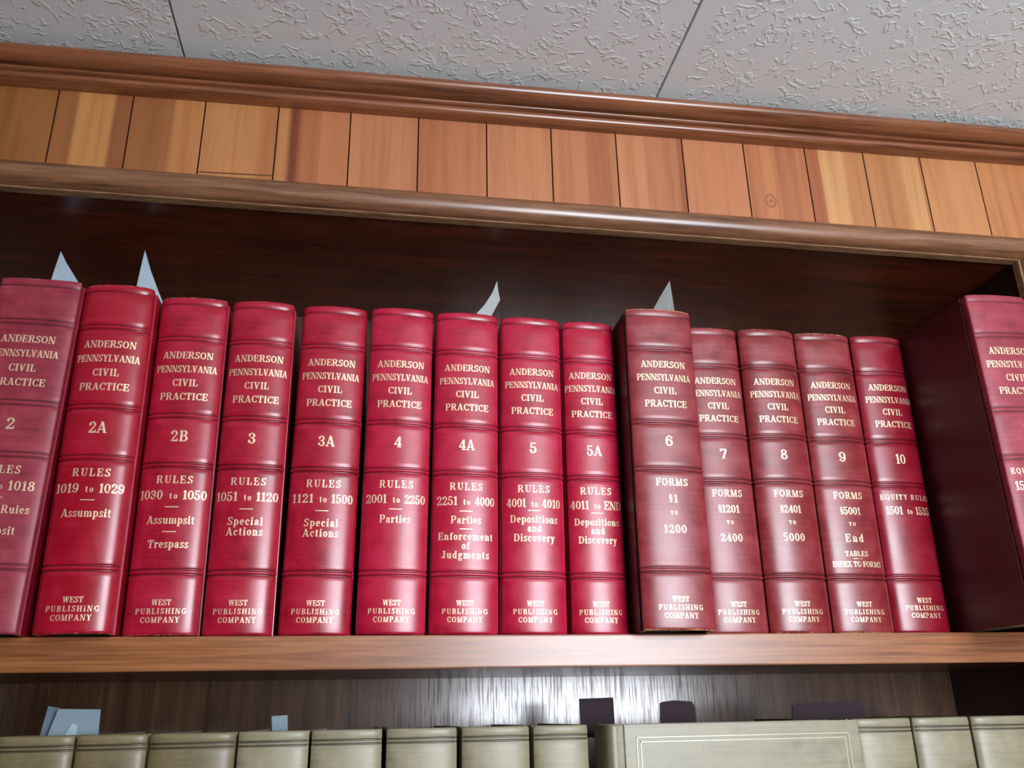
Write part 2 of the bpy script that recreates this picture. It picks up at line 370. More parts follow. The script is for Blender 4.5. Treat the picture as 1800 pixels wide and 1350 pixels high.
bm = bmesh.new(); add_box(bm, CASE_L-0.018, CASE_R+0.018, 0.02, DEPTH, FLOORZ, FLOORZ+0.06); cpart(new_obj('plinth', bm, DARK_H))

# ------------------------------------------------------------------ gilt letters: a small roman face drawn as thick and thin strokes
TK, TN = 0.190, 0.080
def V(x, a, b, w=TK): return [[(x-w/2, a), (x+w/2, a), (x+w/2, b), (x-w/2, b)]]
def H(a, b, y, h=TN): return [[(a, y-h/2), (b, y-h/2), (b, y+h/2), (a, y+h/2)]]
def Dg(x0, y0, x1, y1, w): return [[(x0-w/2, y0), (x0+w/2, y0), (x1+w/2, y1), (x1-w/2, y1)]]
def Sf(x, y, h=0.17): return H(x-h, x+h, y)
def SB(x, h=0.17): return Sf(x, TN/2, h)
def ST(x, h=0.17, top=1.0): return Sf(x, top-TN/2, h)
def A(cx, cy, rx, ry, a0, a1, tk=TK, tn=TN, n=None):
    n = n or max(4, int(abs(a1-a0)/24)); out = []; pts = []
    for i in range(n+1):
        a = math.radians(a0+(a1-a0)*i/n); c, s = math.cos(a), math.sin(a)
        w = tn + (tk-tn)*abs(c)**1.3
        pts.append(((cx+(rx)*c, cy+(ry)*s), (cx+(rx-w)*c, cy+(ry-w)*s)))
    for i in range(n): out.append([pts[i][0], pts[i+1][0], pts[i+1][1], pts[i][1]])
    return out
def Dot(x, y, r=0.1): return [[(x+r*math.cos(k*math.pi/4), y+r*math.sin(k*math.pi/4)) for k in range(8)]]
def stem(x, top=1.0, h=0.17): return V(x, 0, top) + SB(x, h) + ST(x, h, top)
X = 0.70                                             # x-height
G = {
 'A': (0.86, Dg(0.14,0,0.42,1,TN*1.2)+Dg(0.70,0,0.43,1,TK)+H(0.24,0.6,0.30)+SB(0.15,.14)+SB(0.70,.16)),
 'B': (0.78, stem(0.2,1,.16)+H(.2,.45,1-TN/2)+H(.2,.47,.53)+H(.2,.45,TN/2)+A(.42,.76,.27,.24,-90,90)+A(.43,.275,.31,.275,-90,90)),
 'C': (0.78, A(.43,.5,.38,.5,48,312)+V(.70,.66,1,.08)+V(.71,.08,.30,.07)),
 'D': (0.84, stem(0.2,1,.16)+H(.2,.42,1-TN/2)+H(.2,.42,TN/2)+A(.40,.5,.39,.5,-90,90)),
 'E': (0.76, stem(0.2,1,.16)+H(.2,.68,1-TN/2)+H(.2,.50,.52)+H(.2,.70,TN/2)+V(.65,.70,1,.09)+V(.50,.38,.66,.08)+V(.67,0,.32,.09)),
 'F': (0.72, stem(0.2,1,.17)+H(.2,.66,1-TN/2)+H(.2,.50,.50)+V(.63,.68,1,.09)+V(.50,.36,.64,.08)),
 'G': (0.86, A(.43,.5,.38,.5,48,318)+V(.70,.66,1,.08)+V(.70,.04,.42,.18)+H(.52,.84,.42)),
 'H': (0.90, stem(.2,1,.16)+stem(.70,1,.16)+H(.2,.7,.52)),
 'I': (0.42, stem(.21,1,.18)),
 'J': (0.58, V(.38,.2,1)+ST(.36,.2)+A(.25,.18,.235,.18,-180,0)+Dot(.12,.2,.1)),
 'L': (0.72, stem(.2,1,.17)+H(.2,.66,TN/2)+V(.63,0,.36,.09)),
 'M': (1.04, V(.16,0,1,TN)+V(.84,0,1)+Dg(.48,0,.22,1,TK)+Dg(.48,0,.80,1,TN)+SB(.16,.13)+SB(.84,.16)+ST(.17,.13)+ST(.86,.13)),
 'N': (0.90, V(.17,0,1,TN)+V(.74,0,1,TN)+Dg(.70,0,.20,1,TK)+SB(.17,.14)+ST(.13,.12)+ST(.74,.14)),
 'O': (0.86, A(.43,.5,.39,.5,0,360)),
 'P': (0.76, stem(.2,1,.17)+H(.2,.45,1-TN/2)+H(.2,.45,.46)+A(.43,.73,.30,.27+.045,-90,90)),
 'Q': (0.86, A(.43,.5,.39,.5,0,360)+Dg(.74,-.16,.46,.2,.17)),
 'R': (0.86, stem(.2,1,.16)+H(.2,.45,1-TN/2)+H(.2,.45,.50)+A(.43,.75,.29,.25+.04,-90,90)+Dg(.70,0,.46,.5,TK)+SB(.74,.13)),
 'S': (0.68, A(.35,.745,.27,.255,25,262,.17)+A(.33,.275,.30,.275,-155,80,.18)+Dg(.52,.38,.16,.66,.20)+V(.58,.70,1,.08)+V(.08,0,.30,.08)),
 'T': (0.80, V(.40,0,1)+SB(.40,.19)+H(.06,.74,1-TN/2)+V(.095,.66,1,.09)+V(.705,.66,1,.09)),
 'U': (0.86, V(.22,.3,1)+V(.68,.3,1,TN)+ST(.2,.17)+ST(.68,.15)+A(.42,.32,.303,.32,-180,-90,TK)+A(.42,.32,.30,.32,-90,0,TN)),
 'V': (0.84, Dg(.42,0,.18,1,TK)+Dg(.42,0,.66,1,TN*1.2)+ST(.18,.17)+ST(.67,.14)),
 'W': (1.18, Dg(.36,0,.18,1,TK)+Dg(.36,0,.58,1,TN*1.2)+Dg(.80,0,.60,1,TK)+Dg(.80,0,.98,1,TN*1.2)+ST(.18,.16)+ST(.60,.14)+ST(.99,.13)),
 'X': (0.86, Dg(.66,0,.20,1,TK)+Dg(.18,0,.66,1,TN*1.2)+SB(.16,.13)+SB(.68,.15)+ST(.2,.15)+ST(.68,.13)),
 'Y': (0.84, Dg(.42,.42,.18,1,TK)+Dg(.44,.42,.66,1,TN*1.2)+V(.42,0,.46)+SB(.42,.18)+ST(.17,.16)+ST(.67,.13)),
 '0': (0.70, A(.35,.5,.31,.5,0,360,.19)),
 '1': (0.52, V(.28,0,1)+SB(.28,.2)+Dg(.10,.76,.26,.98,.12)),
 '2': (0.70, A(.33,.72,.29,.28,-25,165,.19)+Dg(.12,.06,.52,.60,.14)+H(.06,.62,.07,.14)+V(.61,0,.28,.08)+Dot(.15,.74,.11)),
 '3': (0.70, A(.32,.745,.28,.255,-90,150,.18)+A(.32,.28,.31,.28,-155,90,.19)+H(.2,.36,.53)+Dot(.15,.76,.1)+Dot(.14,.24,.11)),
 '4': (0.72, V(.48,0,1,.18)+H(.04,.68,.28)+Dg(.09,.27,.46,.99,TN*1.3)+SB(.48,.17)),
 '5': (0.70, A(.32,.32,.31,.34,-150,120,.19)+V(.15,.5,1,TN)+H(.13,.58,.95,.12)+Dot(.13,.24,.11)),
 '6': (0.70, A(.35,.32,.31,.33,0,360,.18)+A(.40,.5,.36,.5,75,180,.18)+Dot(.56,.80,.1)),
 '7': (0.66, H(.08,.62,.93,.14)+V(.11,.70,1,.09)+Dg(.28,0,.57,.92,.17)),
 '8': (0.70, A(.35,.75,.26,.25,0,360,.16)+A(.35,.275,.31,.285,0,360,.18)),
 '9': (0.70, A(.35,.68,.31,.33,0,360,.18)+A(.30,.5,.36,.5,-105,0,.18)+Dot(.14,.2,.1)),
 'a': (0.62, V(.42,.05,.5,.18)+A(.32,.48,.20,.22,0,150,.12)+A(.27,.2,.21,.21,40,320,.16)+H(.42,.58,TN/2)+Dot(.17,.52,.08)),
 'c': (0.56, A(.30,.35,.26,.35,50,310,.18)+Dot(.45,.52,.09)),
 'd': (0.66, V(.47,0,1,.18)+A(.29,.34,.25,.34,60,300,.18)+H(.34,.47,1-TN/2)+H(.47,.62,TN/2)),
 'e': (0.58, A(.30,.35,.26,.35,0,310,.18)+H(.1,.54,.37)),
 'f': (0.46, V(.22,0,.8,.18)+SB(.22,.16)+H(.06,.42,X-.04)+A(.32,.76,.19,.24,50,180,.16)+Dot(.42,.9,.09)),
 'g': (0.62, A(.29,.46,.23,.24,0,360,.16)+A(.29,-.12,.26,.19,0,360,.12)+Dg(.14,.06,.2,.24,.1)+H(.42,.6,.64,.1)),
 'i': (0.36, V(.18,0,X,.18)+SB(.18,.15)+H(.06,.18,X-TN/2)+Dot(.18,.9,.11)),
 'l': (0.36, V(.18,0,1,.18)+SB(.18,.15)+H(.05,.18,1-TN/2)),
 'm': (1.00, V(.18,0,X,.18)+V(.50,0,.5,.18)+V(.82,0,.5,.18)+SB(.18,.14)+SB(.5,.13)+SB(.82,.14)+H(.04,.18,X-TN/2)+A(.40,.46,.19,.24,0,130,.16)+A(.72,.46,.19,.24,0,130,.16)),
 'n': (0.68, V(.18,0,X,.18)+V(.50,0,.5,.18)+SB(.18,.15)+SB(.5,.15)+H(.04,.18,X-TN/2)+A(.40,.46,.19,.24,0,130,.16)),
 'o': (0.60, A(.30,.35,.27,.35,0,360,.18)),
 'p': (0.66, V(.18,-.3,X,.18)+H(.02,.34,-.3+TN/2)+H(.04,.18,X-TN/2)+A(.36,.35,.26,.35,-120,120,.18)),
 'r': (0.52, V(.18,0,X,.18)+SB(.18,.16)+H(.04,.18,X-TN/2)+A(.38,.44,.2,.25,60,150,.14)+Dot(.43,.58,.1)),
 's': (0.50, A(.25,.52,.19,.18,20,265,.12)+A(.25,.19,.21,.19,-160,85,.13)+Dg(.37,.26,.13,.47,.15)+V(.42,.5,X,.07)+V(.07,0,.2,.07)),
 't': (0.44, V(.2,.1,.88,.17)+H(.05,.38,X-.04)+A(.30,.14,.19,.14,-180,-60,.15)),
 'u': (0.68, V(.18,.2,X,.18)+V(.50,0,X,.18)+H(.04,.18,X-TN/2)+H(.38,.5,X-TN/2)+H(.5,.64,TN/2)+A(.30,.24,.21,.24,-180,-50,.16)),
 'v': (0.60, Dg(.30,0,.14,X,.18)+Dg(.31,0,.46,X,TN*1.2)+Sf(.14,X-TN/2,.14)+Sf(.47,X-TN/2,.11)),
 'y': (0.60, Dg(.30,0,.14,X,.18)+Dg(.22,-.24,.47,X,TN*1.2)+Sf(.14,X-TN/2,.14)+Sf(.48,X-TN/2,.11)+Dot(.15,-.22,.1)),
 '\u00a7': (0.50, A(.25,.80,.17,.2,10,270,.11)+A(.25,.5,.2,.2,0,360,.12)+A(.25,.2,.17,.2,-170,90,.11)),
 '-': (2.2, sum([H(2.2*k/12, 2.2*(k+1)/12, .5, .16) for k in range(12)], [])), ' ': (0.34, []),
}
def layout(text, width, cap):
    """quads in metres centred on x=0, baseline z=0; width stretches the letter spacing first, then the letters"""
    adv = [G[c][0] for c in text]; nat = sum(adv)*cap
    gaps = len(text)-1; sp = 0.0; sx = 1.0
    if gaps:
        sp = (width-nat)/gaps
        if sp < -0.02*cap: sx = (width+0.02*cap*gaps)/nat; sp = -0.02*cap
        if sp > 0.30*cap: sx = (width-0.30*cap*gaps)/nat; sp = 0.30*cap
    else: sx = max(0.8, min(1.3, width/nat))
    tot = sum(adv)*cap*sx + sp*gaps; x = -tot/2; out = []
    for c, a in zip(text, adv):
        for q in G[c][1]: out.append([(x+u*cap*sx, v*cap) for u, v in q])
        x += a*cap*sx + sp
    return out

# ------------------------------------------------------------------ books
HT = 0.256
BANDS = [0.2205, 0.1580, 0.1200, 0.0430]
def spine_profile(a, b, n=96):
    """rounded spine, flatter in the middle than at its shoulders: table of (arc length, x, y, normal angle)"""
    k = b/0.0095; p1, p2 = math.radians(21)*k, math.radians(46)*min(1.3, k**0.5)
    T = [(0.0, 0.0, 0.0, 0.0)]; x = y = 0.0
    for i in range(n):
        u = (i+0.5)/n; ph = p1*u + p2*u**7
        x += math.cos(ph)/n; y += math.sin(ph)/n; u1 = (i+1)/n
        T.append((u1, x, y, p1*u1 + p2*u1**7))
    sc = a/x; yb = y*sc
    return [(u*sc, x_*sc, y_*sc-yb, ph) for u, x_, y_, ph in T]
def on_spine(T, s):
    q = abs(s); L = T[-1][0]; f = min(q/L, 1.0)*(len(T)-1); i = min(int(f), len(T)-2); f -= i
    _, x, y, ph = (T[i][j]*(1-f)+T[i+1][j]*f for j in range(4))
    return math.copysign(x, s), y, math.copysign(ph, s)
def spine_mesh(a, b, ht, bands, ridge, wear_top, line_top, low=0.0):
    T = spine_profile(a, b); L = T[-1][0]
    pts = [(-a+0.0012, 0.0130), (-a+0.0014, 0.0070), (-a+0.0004, 0.0030)]
    N = 26
    us = [-L+2*L*i/N for i in range(N+1)]; us[1:1] = [-L*0.975]; us[-1:-1] = [L*0.975]; N += 2
    pts += [on_spine(T, u)[:2] for u in us]
    pts += [(a-0.0004, 0.0030), (a-0.0014, 0.0070), (a-0.0012, 0.0130)]
    zs = {0.0: (-0.0012, 0), 0.0008: (-0.0003, 0), 0.002: (0, 0)}
    def rows(z, lst):
        for dz, d, k in lst: zs[round(z+dz, 5)] = (d, k)
    for z in bands:
        rows(z, [(-0.0060, 0, 0), (-0.0030, 0.0001*ridge, 0), (-0.0022, -0.0003, 0.5), (-0.0017, -0.0006, 1), (-0.0011, -0.0003, 0.4), (-0.0005, 0.0004*ridge, 0), (0.0005, 0.0004*ridge, 0),
                 (0.0011, -0.0003, 0.4), (0.0017, -0.0006, 1), (0.0022, -0.0003, 0.5), (0.0030, 0.0001*ridge, 0), (0.0060, 0, 0)])
    for z, k in line_top:
        rows(z, [(-0.0011, 0, 0), (-0.0005, -0.0003, k), (0.0, -0.0005, k), (0.0005, -0.0003, k), (0.0011, 0, 0)])
    rows(ht, [(-0.0024, 0, 0), (-0.0010, -0.0002, 0), (-0.0003, -0.0007, 0), (0.0, -0.0016, 0)])
    z = 0.008
    while z < ht-0.004:
        if all(abs(z-q) > 0.0035 for q in zs): zs[round(z, 5)] = (0, 0)
        z += 0.008
    bm = bmesh.new(); lt = bm.verts.layers.float.new('tool'); lw = bm.verts.layers.float.new('wear')
    rws = []
    Z = sorted(zs)
    for z in Z:
        d, k = zs[z]; row = []
        for i, (x, y) in enumerate(pts):
            if 3 <= i <= 3+N:
                t_ = on_spine(T, us[i-3])[2]; nx, ny = math.sin(t_), -math.cos(t_)
            else: nx, ny = (math.copysign(1, x), 0)
            dd = d if 3 <= i <= 3+N else min(d, 0)*0.6
            fade = min(1.0, max(0.0, (min(i-3, 3+N-i))/2.0)) if bands else 1
            v = bm.verts.new((x+nx*dd, y+ny*dd, z)); v[lt] = k*(fade if 3 <= i <= 3+N else 0)
            we = 0.0
            if z > ht-0.0012: we = wear_top*0.8
            elif z < 0.0009: we = 0.7*wear_top
            elif i in (3, 3+N): we = 0.55*wear_top
            v[lw] = we
            row.append(v)
        rws.append(row)
    inner = []
    for z in (Z[0], Z[-1]):
        inner.append([bm.verts.new((x*0.93, y+0.0022 if 3 <= i <= 3+N else y, z)) for i, (x, y) in enumerate(pts)])
    for r in range(len(rws)-1):
        for i in range(len(pts)-1): bm.faces.new((rws[r][i], rws[r][i+1], rws[r+1][i+1], rws[r+1][i]))
    for i in range(len(pts)-1):
        bm.faces.new((rws[-1][i], rws[-1][i+1], inner[1][i+1], inner[1][i]))
        bm.faces.new((rws[0][i+1], rws[0][i], inner[0][i], inner[0][i+1]))
        bm.faces.new((inner[1][i], inner[1][i+1], inner[0][i+1], inner[0][i]))
    for i in (0, len(pts)-1):
        bm.faces.new([r[i] for r in rws]+[inner[1][i], inner[0][i]])
    return bm
def letter_mesh(lines, a, b, shift):
    T = spine_profile(a, b); L = T[-1][0]; bm = bmesh.new()
    for ln in lines:
        text, z, width, cap = ln[:4]; xo = ln[4] if len(ln) > 4 else 0.0
        for q in layout(text, width, cap):
            vs = []
            for (s, dz) in q:
                x_, y_, ph = on_spine(T, max(-L*0.97, min(L*0.97, s+xo+shift)))
                vs.append(bm.verts.new((x_+0.00018*math.sin(ph), y_-0.00018*math.cos(ph), z-cap*0.5+dz)))
            try: bm.faces.new(vs)
            except ValueError: pass
    me = bpy.data.meshes.new('gilt_lettering')
    for f in bm.faces:
        if f.normal_update() is None and f.normal.y > 0: f.normal_flip()
    bm.to_mesh(me); bm.free(); return me
def make_book(w, b, ht, depth, mat, bands, ridge, lines, gmat, wear=0.5, line_top=((0.2496, 0.7),), shift=0.0, cover_mat=None):
    """book standing on its tail: origin under the spine edge's middle, spine towards -Y"""
    a = w/2; root = empty('law_book')
    sp = new_obj('spine', spine_mesh(a, b, ht, bands, ridge, wear, line_top), mat, root, smooth=True)
    if lines:
        for nm, part, lab in (('title_lettering', lines[:4], 'worn gold title lettering'), ('volume_number', lines[4:5], 'gold volume number'),
                              ('contents_lettering', lines[5:-3], 'worn gold contents lettering'), ('publisher_lettering', lines[-3:], 'small gold publisher lettering')):
            new_obj(nm, letter_mesh(part, a, b, shift), gmat, sp)['label'] = lab
    for s in (-1, 1):
        bm = bmesh.new(); lw = bm.verts.layers.float.new('wear')
        x0, x1 = sorted((s*(a-0.0032), s*(a-0.0001)))
        add_box(bm, x0, x1, 0.0085, depth, 0.0, ht, 0.0007, 2)
        for v in bm.verts: v[lw] = 0.25*wear if (v.co.z > ht-0.001 or v.co.y < 0.0095) else 0.0
        new_obj('cover_board', bm, cover_mat or mat, root)
    bm = bmesh.new(); add_box(bm, -a+0.0034, a-0.0034, 0.0135, depth-0.004, 0.0035, ht-0.0035); new_obj('page_block', bm, PAGES, root)
    return root

TITLE = [('ANDERSON', 0.2066, 0.0372, 0.0056), ('PENNSYLVANIA', 0.1953, 0.0448, 0.0055), ('CIVIL', 0.1842, 0.0186, 0.0056), ('PRACTICE', 0.1732, 0.0346, 0.0056)]
PUB = [('WEST', 0.0221, 0.0132, 0.0039), ('PUBLISHING', 0.0162, 0.0338, 0.0038), ('COMPANY', 0.0104, 0.0260, 0.0039)]
def rules(num, rng, subj, w_rng=0.0450, first='RULES'):
    L = [(num, 0.1422, 0.0064*len(num) if num[0] != '1' else 0.0096, 0.0084), (first, 0.1092, 0.0255 if first == 'RULES' else 0.046, 0.0057 if first == 'RULES' else 0.0044)]
    a, b_, c = rng.split(' ')
    k = w_rng/0.045
    L += [(a, 0.0979, 0.0162*k, 0.0067, -0.0146*k), (b_, 0.0972, 0.0055*k, 0.0046, 0.0004), (c, 0.0979, 0.0164*k, 0.0067, 0.0144*k)]
    return L + subj
DASH = lambda z: ('-', z, 0.0095, 0.0040)
def forms(num, sec, rest): return [(num, 0.1425, 0.0066*len(num), 0.0084), ('FORMS', 0.1096, 0.0255, 0.0057), (sec, 0.0968, 0.0036*len(sec), 0.0062), ('TO', 0.0858, 0.0060, 0.0030)] + rest
V_ = {}
#      key: xl_bottom, xr_bottom, xl_top, xr_top, Yedge, bulge, material, ridge, wear, text, label
BK = [
 ('2',  -0.3005,-0.2432,-0.2962,-0.2400, -0.017, 0.0030, MAROON, 0.4, 0.55, rules('2', '1001 to 1018', [DASH(0.0895), ('General Rules', 0.0815, 0.046, 0.0056), DASH(0.0745), ('Assumpsit', 0.0670, 0.033, 0.0056)], 0.0470),
  'faded flat-backed maroon law book numbered 2, cut by the left picture edge'),
 ('2A', -0.2372,-0.1858,-0.2396,-0.1885, -0.0095, 0.0105, RED[2], 1, 0.55, rules('2A', '1019 to 1029', [DASH(0.0895), ('Assumpsit', 0.0805, 0.033, 0.0058)], 0.0460),
  'glossy crimson law book numbered 2A for rules 1019 to 1029'),
 ('2B', -0.1838,-0.1335,-0.1875,-0.1356, 0.005, 0.0085, RED[0], 0.7, 0.7, rules('2B', '1030 to 1050', [DASH(0.0890), ('Assumpsit', 0.0797, 0.033, 0.0058), DASH(0.0712), ('Trespass', 0.0625, 0.028, 0.0058)], 0.0470),
  'red law book numbered 2B, marked Assumpsit and Trespass'),
 ('3',  -0.1305,-0.0850,-0.1350,-0.0824, 0.006, 0.0100, RED[0], 1, 0.5, rules('3', '1051 to 1120', [DASH(0.0886), ('Special', 0.0798, 0.0250, 0.0058), ('Actions', 0.0722, 0.0260, 0.0058)]),
  'red law book numbered 3 for rules 1051 to 1120'),
 ('3A', -0.0800,-0.0301,-0.0798,-0.0262, 0.009, 0.0100, RED[0], 1, 0.4, rules('3A', '1121 to 1500', [DASH(0.0886), ('Special', 0.0798, 0.0250, 0.0058), ('Actions', 0.0722, 0.0260, 0.0058)]),
  'red law book numbered 3A for rules 1121 to 1500'),
 ('4',  -0.0264, 0.0234,-0.0249, 0.0270, 0.006, 0.0095, RED[1], 1, 0.3, rules('4', '2001 to 2250', [DASH(0.0902), ('Parties', 0.0828, 0.0232, 0.0058)]),
  'pinkish red law book numbered 4, marked only Parties'),
 ('4A',  0.0267, 0.0765, 0.0279, 0.0807, 0.009, 0.0095, RED[1], 1, 0.3, rules('4A', '2251 to 4000', [DASH(0.0900), ('Parties', 0.0834, 0.0232, 0.0058), DASH(0.0764), ('Enforcement', 0.0709, 0.0420, 0.0056), ('of', 0.0640, 0.0062, 0.0056), ('Judgments', 0.0572, 0.0360, 0.0056)]),
  'pinkish red law book numbered 4A, marked Enforcement of Judgments'),
 ('5',   0.0800, 0.1288, 0.0816, 0.1334, 0.012, 0.0095, RED[1], 1, 0.3, rules('5', '4001 to 4010', [DASH(0.0920), ('Depositions', 0.0854, 0.0375, 0.0058), ('and', 0.0784, 0.0114, 0.0056), ('Discovery', 0.0711, 0.0322, 0.0058)], 0.0430),
  'pinkish red law book numbered 5 for rules 4001 to 4010'),
 ('5A',  0.1330, 0.1775, 0.1342, 0.1800, 0.014, 0.0095, RED[1], 1, 0.2, rules('5A', '4011 to END', [DASH(0.0915), ('Depositions', 0.0846, 0.0365, 0.0056), ('and', 0.0778, 0.0112, 0.0054), ('Discovery', 0.0706, 0.0310, 0.0056)], 0.0420),
  'pinkish red law book numbered 5A for rules 4011 to END'),
 ('6',   0.1795, 0.2342, 0.1816, 0.2374, -0.018, 0.0060, BROWNRED[0], 1.6, 1.0, forms('6', '\u00a71', [('1200', 0.0735, 0.0178, 0.0062)]),
  'worn brown-red law book numbered 6, standing forward with frayed top edge'),
 ('7',   0.2395, 0.2888, 0.2405, 0.2900, 0.013, 0.0075, BROWNRED[0], 1.3, 0.5, forms('7', '\u00a71201', [('2400', 0.0737, 0.0185, 0.0062)]),
  'brown-red law book numbered 7, partly hidden behind volume 6'),
 ('8',   0.2894, 0.3411, 0.2914, 0.3426, 0.012, 0.0100, BROWNRED[1], 1.6, 0.6, forms('8', '\u00a72401', [('5000', 0.0740, 0.0185, 0.0062)]),
  'brown-red law book numbered 8 for forms 2401 to 5000'),
 ('9',   0.3430, 0.3941, 0.3440, 0.3958, 0.0132, 0.0075, BROWNRED[1], 1.2, 0.9, forms('9', '\u00a75001', [('End', 0.0745, 0.0160, 0.0064), ('TABLES', 0.0618, 0.0200, 0.0042), ('-', 0.0578, 0.0080, 0.0030), ('INDEX TO FORMS', 0.0535, 0.0420, 0.0044)]),
  'brown-red law book numbered 9, marked Tables and Index to Forms'),
 ('10',  0.3951, 0.4428, 0.3972, 0.4464, 0.0140, 0.0080, CRIMSON, 0.5, 0.35, rules('10', '1501 to 1535', [], 0.0400, 'EQUITY RULES'),
  'red law book numbered 10, last of the row before the dark gap'),
 ('11',  0.4500, 0.5025, 0.4480, 0.5003, -0.078, 0.0030, MAROON, 0.3, 0.4, rules('11', '1536 to END', [], 0.0440, 'EQUITY RULES'),
  'maroon law book pulled far forward at the right picture edge'),
]
books = {}
for (k, xb0, xb1, xt0, xt1, Y, b, mat, ridge, wear, txt, label) in BK:
    w = ((xb1-xb0)+(xt1-xt0))/2 - (0.0012 if k in ('2A','2B','3','3A','4','5A') else 0.0003)
    cb, ct = (xb0+xb1)/2, (xt0+xt1)/2
    lean = math.atan2(ct-cb, HT)
    bands = BANDS if k not in ('11',) else [0.2205, 0.1580, 0.1200, 0.0430]
    sh = 0.0022 if k == '10' else 0.0
    pub = [(q[0], q[1]+0.003, q[2], q[3]) for q in PUB] if k == '10' else PUB
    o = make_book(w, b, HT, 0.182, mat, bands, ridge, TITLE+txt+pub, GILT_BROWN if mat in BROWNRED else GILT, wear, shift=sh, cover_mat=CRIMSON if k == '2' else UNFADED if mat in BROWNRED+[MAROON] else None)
    o.location = (cb, Y, abs(math.sin(lean))*w/2 + 0.0002); o.rotation_euler = (0, lean, 0)
    tag(o, label, 'book', 'red law volumes on the upper shelf'); books[k] = o

# lower shelf: tan buckram books
def tan_book(x0, x1, Y, label, mat, ht=HT, depth=0.182, b=0.006, rotz=0.0):
    w = x1-x0-0.0006
    o = make_book(w, b, ht, depth, mat, [0.2205-0.01, 0.05], 0.3, None, None, 0.25, line_top=((ht-0.0068, 1.0), (ht-0.0094, 1.0)))
    o.location = ((x0+x1)/2, Y, LOWZ+0.0002); tag(o, label, 'book', 'tan law books on the lower shelf'); return o
LB = [(-0.3090,-0.2570, TAN2, 'tan book at the left picture edge of the lower shelf'),
      (-0.2565,-0.2075, TAN2, 'olive tan book below red volume 2A, under the white papers'),
      (-0.2065,-0.1610, TAN2, 'olive tan book on the lower shelf directly below red volume 2B'),
      (-0.1600,-0.1035, TAN2, 'wide tan book on the lower shelf below red volume 3'),
      (-0.1025,-0.0545, TAN, 'tan book below red volume 3A, with a small white slip above'),
      (-0.0535,-0.0045, TAN, 'tan book on the lower shelf below red volume 4'),
      (-0.0020, 0.0480, TAN, 'tan book on the lower shelf below red volume 4A'),
      ( 0.0510, 0.1000, TAN, 'tan book on the lower shelf below red volume 5'),
      ( 0.1025, 0.1430, TAN, 'narrow tan book beside the book shown face out'),
      ( 0.3500, 0.3990, TAN, 'tan book just right of the book shown face out'),
      ( 0.4000, 0.4485, TAN, 'tan book below the dark gap of the upper shelf'),
      ( 0.4500, 0.4990, TAN, 'tan book at the right picture edge of the lower shelf')]
LB = [q for q in LB if q[0] > -0.26]
for x0, x1, m, lab in LB: tan_book(x0, x1, 0.018 if x0 < 0.3 else 0.020, lab, m)
fo = make_book(0.046, 0.008, HT-0.0005, 0.190, TAN, [], 0.3, None, None, 0.3, line_top=())
fo.location = (0.1590+0.0, 0.0085+0.023, LOWZ+0.0002); fo.rotation_euler = (0, 0, math.radians(-90))
tag(fo, 'tan book shown face out on the lower shelf, cover with tooled border', 'book', 'tan law books on the lower shelf')
t = NT('glossy_tooled_line'); TOOLED = t.set(lin(186,182,158), 0.28, spec=0.6, coat=0.4, coat_rough=0.2)
# tooled double border on its front board
bm = bmesh.new()
for (d, h) in ((0.0085, 0.0007), (0.0115, 0.0005)):
    y0, y1, z0, z1 = 0.0085+d, 0.190-d, d, HT-0.0005-d
    xx = 0.023-0.0002
    for (ya, yb, za, zb) in ((y0, y1, z0, z0+0.0010), (y0, y1, z1-0.0010, z1), (y0, y0+0.0010, z0, z1), (y1-0.0010, y1, z0, z1)):
        add_box(bm, xx, xx+h, ya, yb, za, zb, 0.0002, 1)
front = [c for c in fo.children if c.name.startswith('cover_board')][-1]
bo = new_obj('tooled_border', bm, TOOLED, front); bo['label'] = 'shiny double line border on the cover'

# ------------------------------------------------------------------ paper slips
def slip(name, pts, Y, mat, label, cat='bookmark', group=None, curl=0.0, tilt=0.0, thick=0.0003, rows=8):
    """pts: outline (x,z), as a fan of horizontal spans subdivided so that it can curl backwards towards its tip"""
    n = len(pts); bm = bmesh.new()
    zmin = min(p[1] for p in pts); zmax = max(p[1] for p in pts); hgt = zmax-zmin
    face = bm.faces.new([bm.verts.new((x, 0, z-zmin)) for x, z in pts])
    for k in range(1, rows):
        bmesh.ops.bisect_plane(bm, geom=bm.verts[:]+bm.edges[:]+bm.faces[:], plane_co=(0, 0, hgt*k/rows), plane_no=(0, 0, 1))
    cx = sum(p[0] for p in pts)/n
    for v in bm.verts:
        f = v.co.z/hgt
        v.co.y += curl*f*f + tilt*(v.co.x-cx)
        v.co.x -= cx
    ret = bmesh.ops.extrude_face_region(bm, geom=bm.faces[:])
    for g in ret['geom']:
        if isinstance(g, bmesh.types.BMVert): g.co.y += thick
    o = new_obj(name, bm, mat); o.location = (cx, Y, zmin)
    return tag(o, label, cat, group)
G1 = 'white slips in the red books'
slip('paper_slip', [(-0.2946, 0.2500), (-0.2676, 0.2500), (-0.2700, 0.2936), (-0.2762, 0.3030), (-0.2838, 0.3140), (-0.2906, 0.3258), (-0.2927, 0.2955)], 0.06, PAPER_BLUE, 'white pointed paper slip sticking out above red volume 2', group=G1, curl=0.006)
slip('paper_slip', [(-0.2215, 0.2500), (-0.1930, 0.2500), (-0.1960, 0.2710), (-0.2040, 0.2880), (-0.2115, 0.3050), (-0.2190, 0.3250), (-0.2206, 0.2900)], 0.05, PAPER_BLUE, 'white pointed paper slip sticking out above red volume 2A', group=G1, curl=0.004)
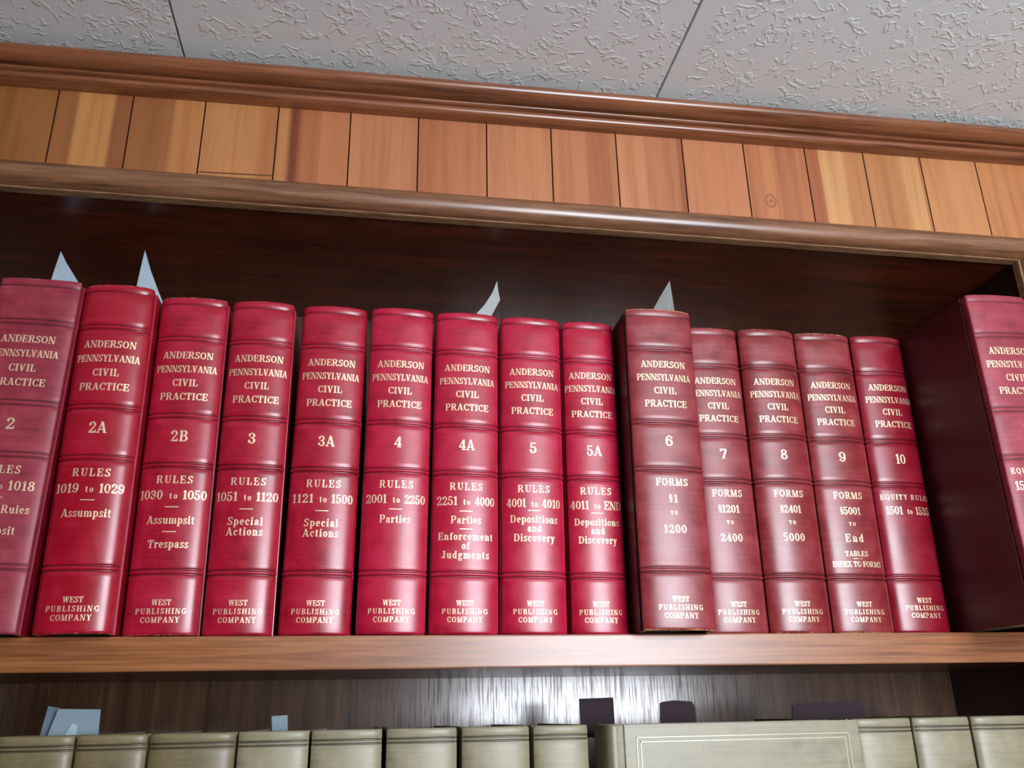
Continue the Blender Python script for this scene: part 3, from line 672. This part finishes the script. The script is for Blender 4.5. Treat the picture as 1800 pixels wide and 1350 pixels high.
slip('paper_slip', [(0.0560, 0.2500), (0.0745, 0.2500), (0.0808, 0.2790), (0.0892, 0.2969), (0.0880, 0.3060), (0.0874, 0.3185), (0.0820, 0.3030), (0.0745, 0.2890), (0.0670, 0.2788)], 0.05, PAPER_GREY, 'curved white paper slip leaning out above red volume 4A', group=G1, curl=0.010, tilt=0.2)
slip('paper_slip', [(0.2090, 0.2500), (0.2405, 0.2500), (0.2394, 0.2833), (0.2389, 0.3089), (0.2310, 0.2955), (0.2241, 0.2830)], 0.03, PAPER_GREY, 'pointed greyish paper slip sticking out above worn volume 6', group=G1, curl=0.003, tilt=-1.0)
G2 = 'papers on the lower books'
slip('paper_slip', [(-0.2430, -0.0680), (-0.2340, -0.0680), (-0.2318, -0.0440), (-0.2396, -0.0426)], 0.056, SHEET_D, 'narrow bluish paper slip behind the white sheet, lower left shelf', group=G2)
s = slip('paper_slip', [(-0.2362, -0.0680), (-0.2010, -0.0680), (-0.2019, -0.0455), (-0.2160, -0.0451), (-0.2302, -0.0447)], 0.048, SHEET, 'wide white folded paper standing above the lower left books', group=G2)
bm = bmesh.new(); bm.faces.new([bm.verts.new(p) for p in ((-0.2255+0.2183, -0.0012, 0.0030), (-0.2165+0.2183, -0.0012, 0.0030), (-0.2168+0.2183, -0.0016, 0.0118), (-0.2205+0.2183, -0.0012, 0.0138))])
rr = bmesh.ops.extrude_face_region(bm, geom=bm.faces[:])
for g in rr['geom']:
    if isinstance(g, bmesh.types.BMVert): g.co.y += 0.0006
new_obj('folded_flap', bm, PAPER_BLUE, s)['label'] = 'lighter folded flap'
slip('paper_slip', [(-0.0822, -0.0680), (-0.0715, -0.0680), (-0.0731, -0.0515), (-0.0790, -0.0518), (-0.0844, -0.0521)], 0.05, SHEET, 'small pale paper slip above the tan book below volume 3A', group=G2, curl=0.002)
G3 = 'dark cards above the lower books'
slip('card_marker', [(0.1512, -0.0720), (0.1788, -0.0720), (0.1788, -0.0426), (0.1508, -0.0431)], 0.075, DARKCARD, 'square dark card standing up left of the face-out book', group=G3, thick=0.0012)
slip('card_marker', [(0.2162, -0.0720), (0.2470, -0.0720), (0.2461, -0.0500), (0.2440, -0.0466), (0.2293, -0.0455), (0.2200, -0.0465), (0.2172, -0.0475)], 0.075, DARKCARD, 'dark card with rounded top behind the middle of the face-out book', group=G3, thick=0.0012)
slip('card_marker', [(0.3275, -0.0720), (0.3940, -0.0720), (0.3923, -0.0489), (0.3366, -0.0494), (0.3304, -0.0511)], 0.075, DARKCARD, 'long low dark card behind the right end of the face-out book', group=G3, thick=0.0012)
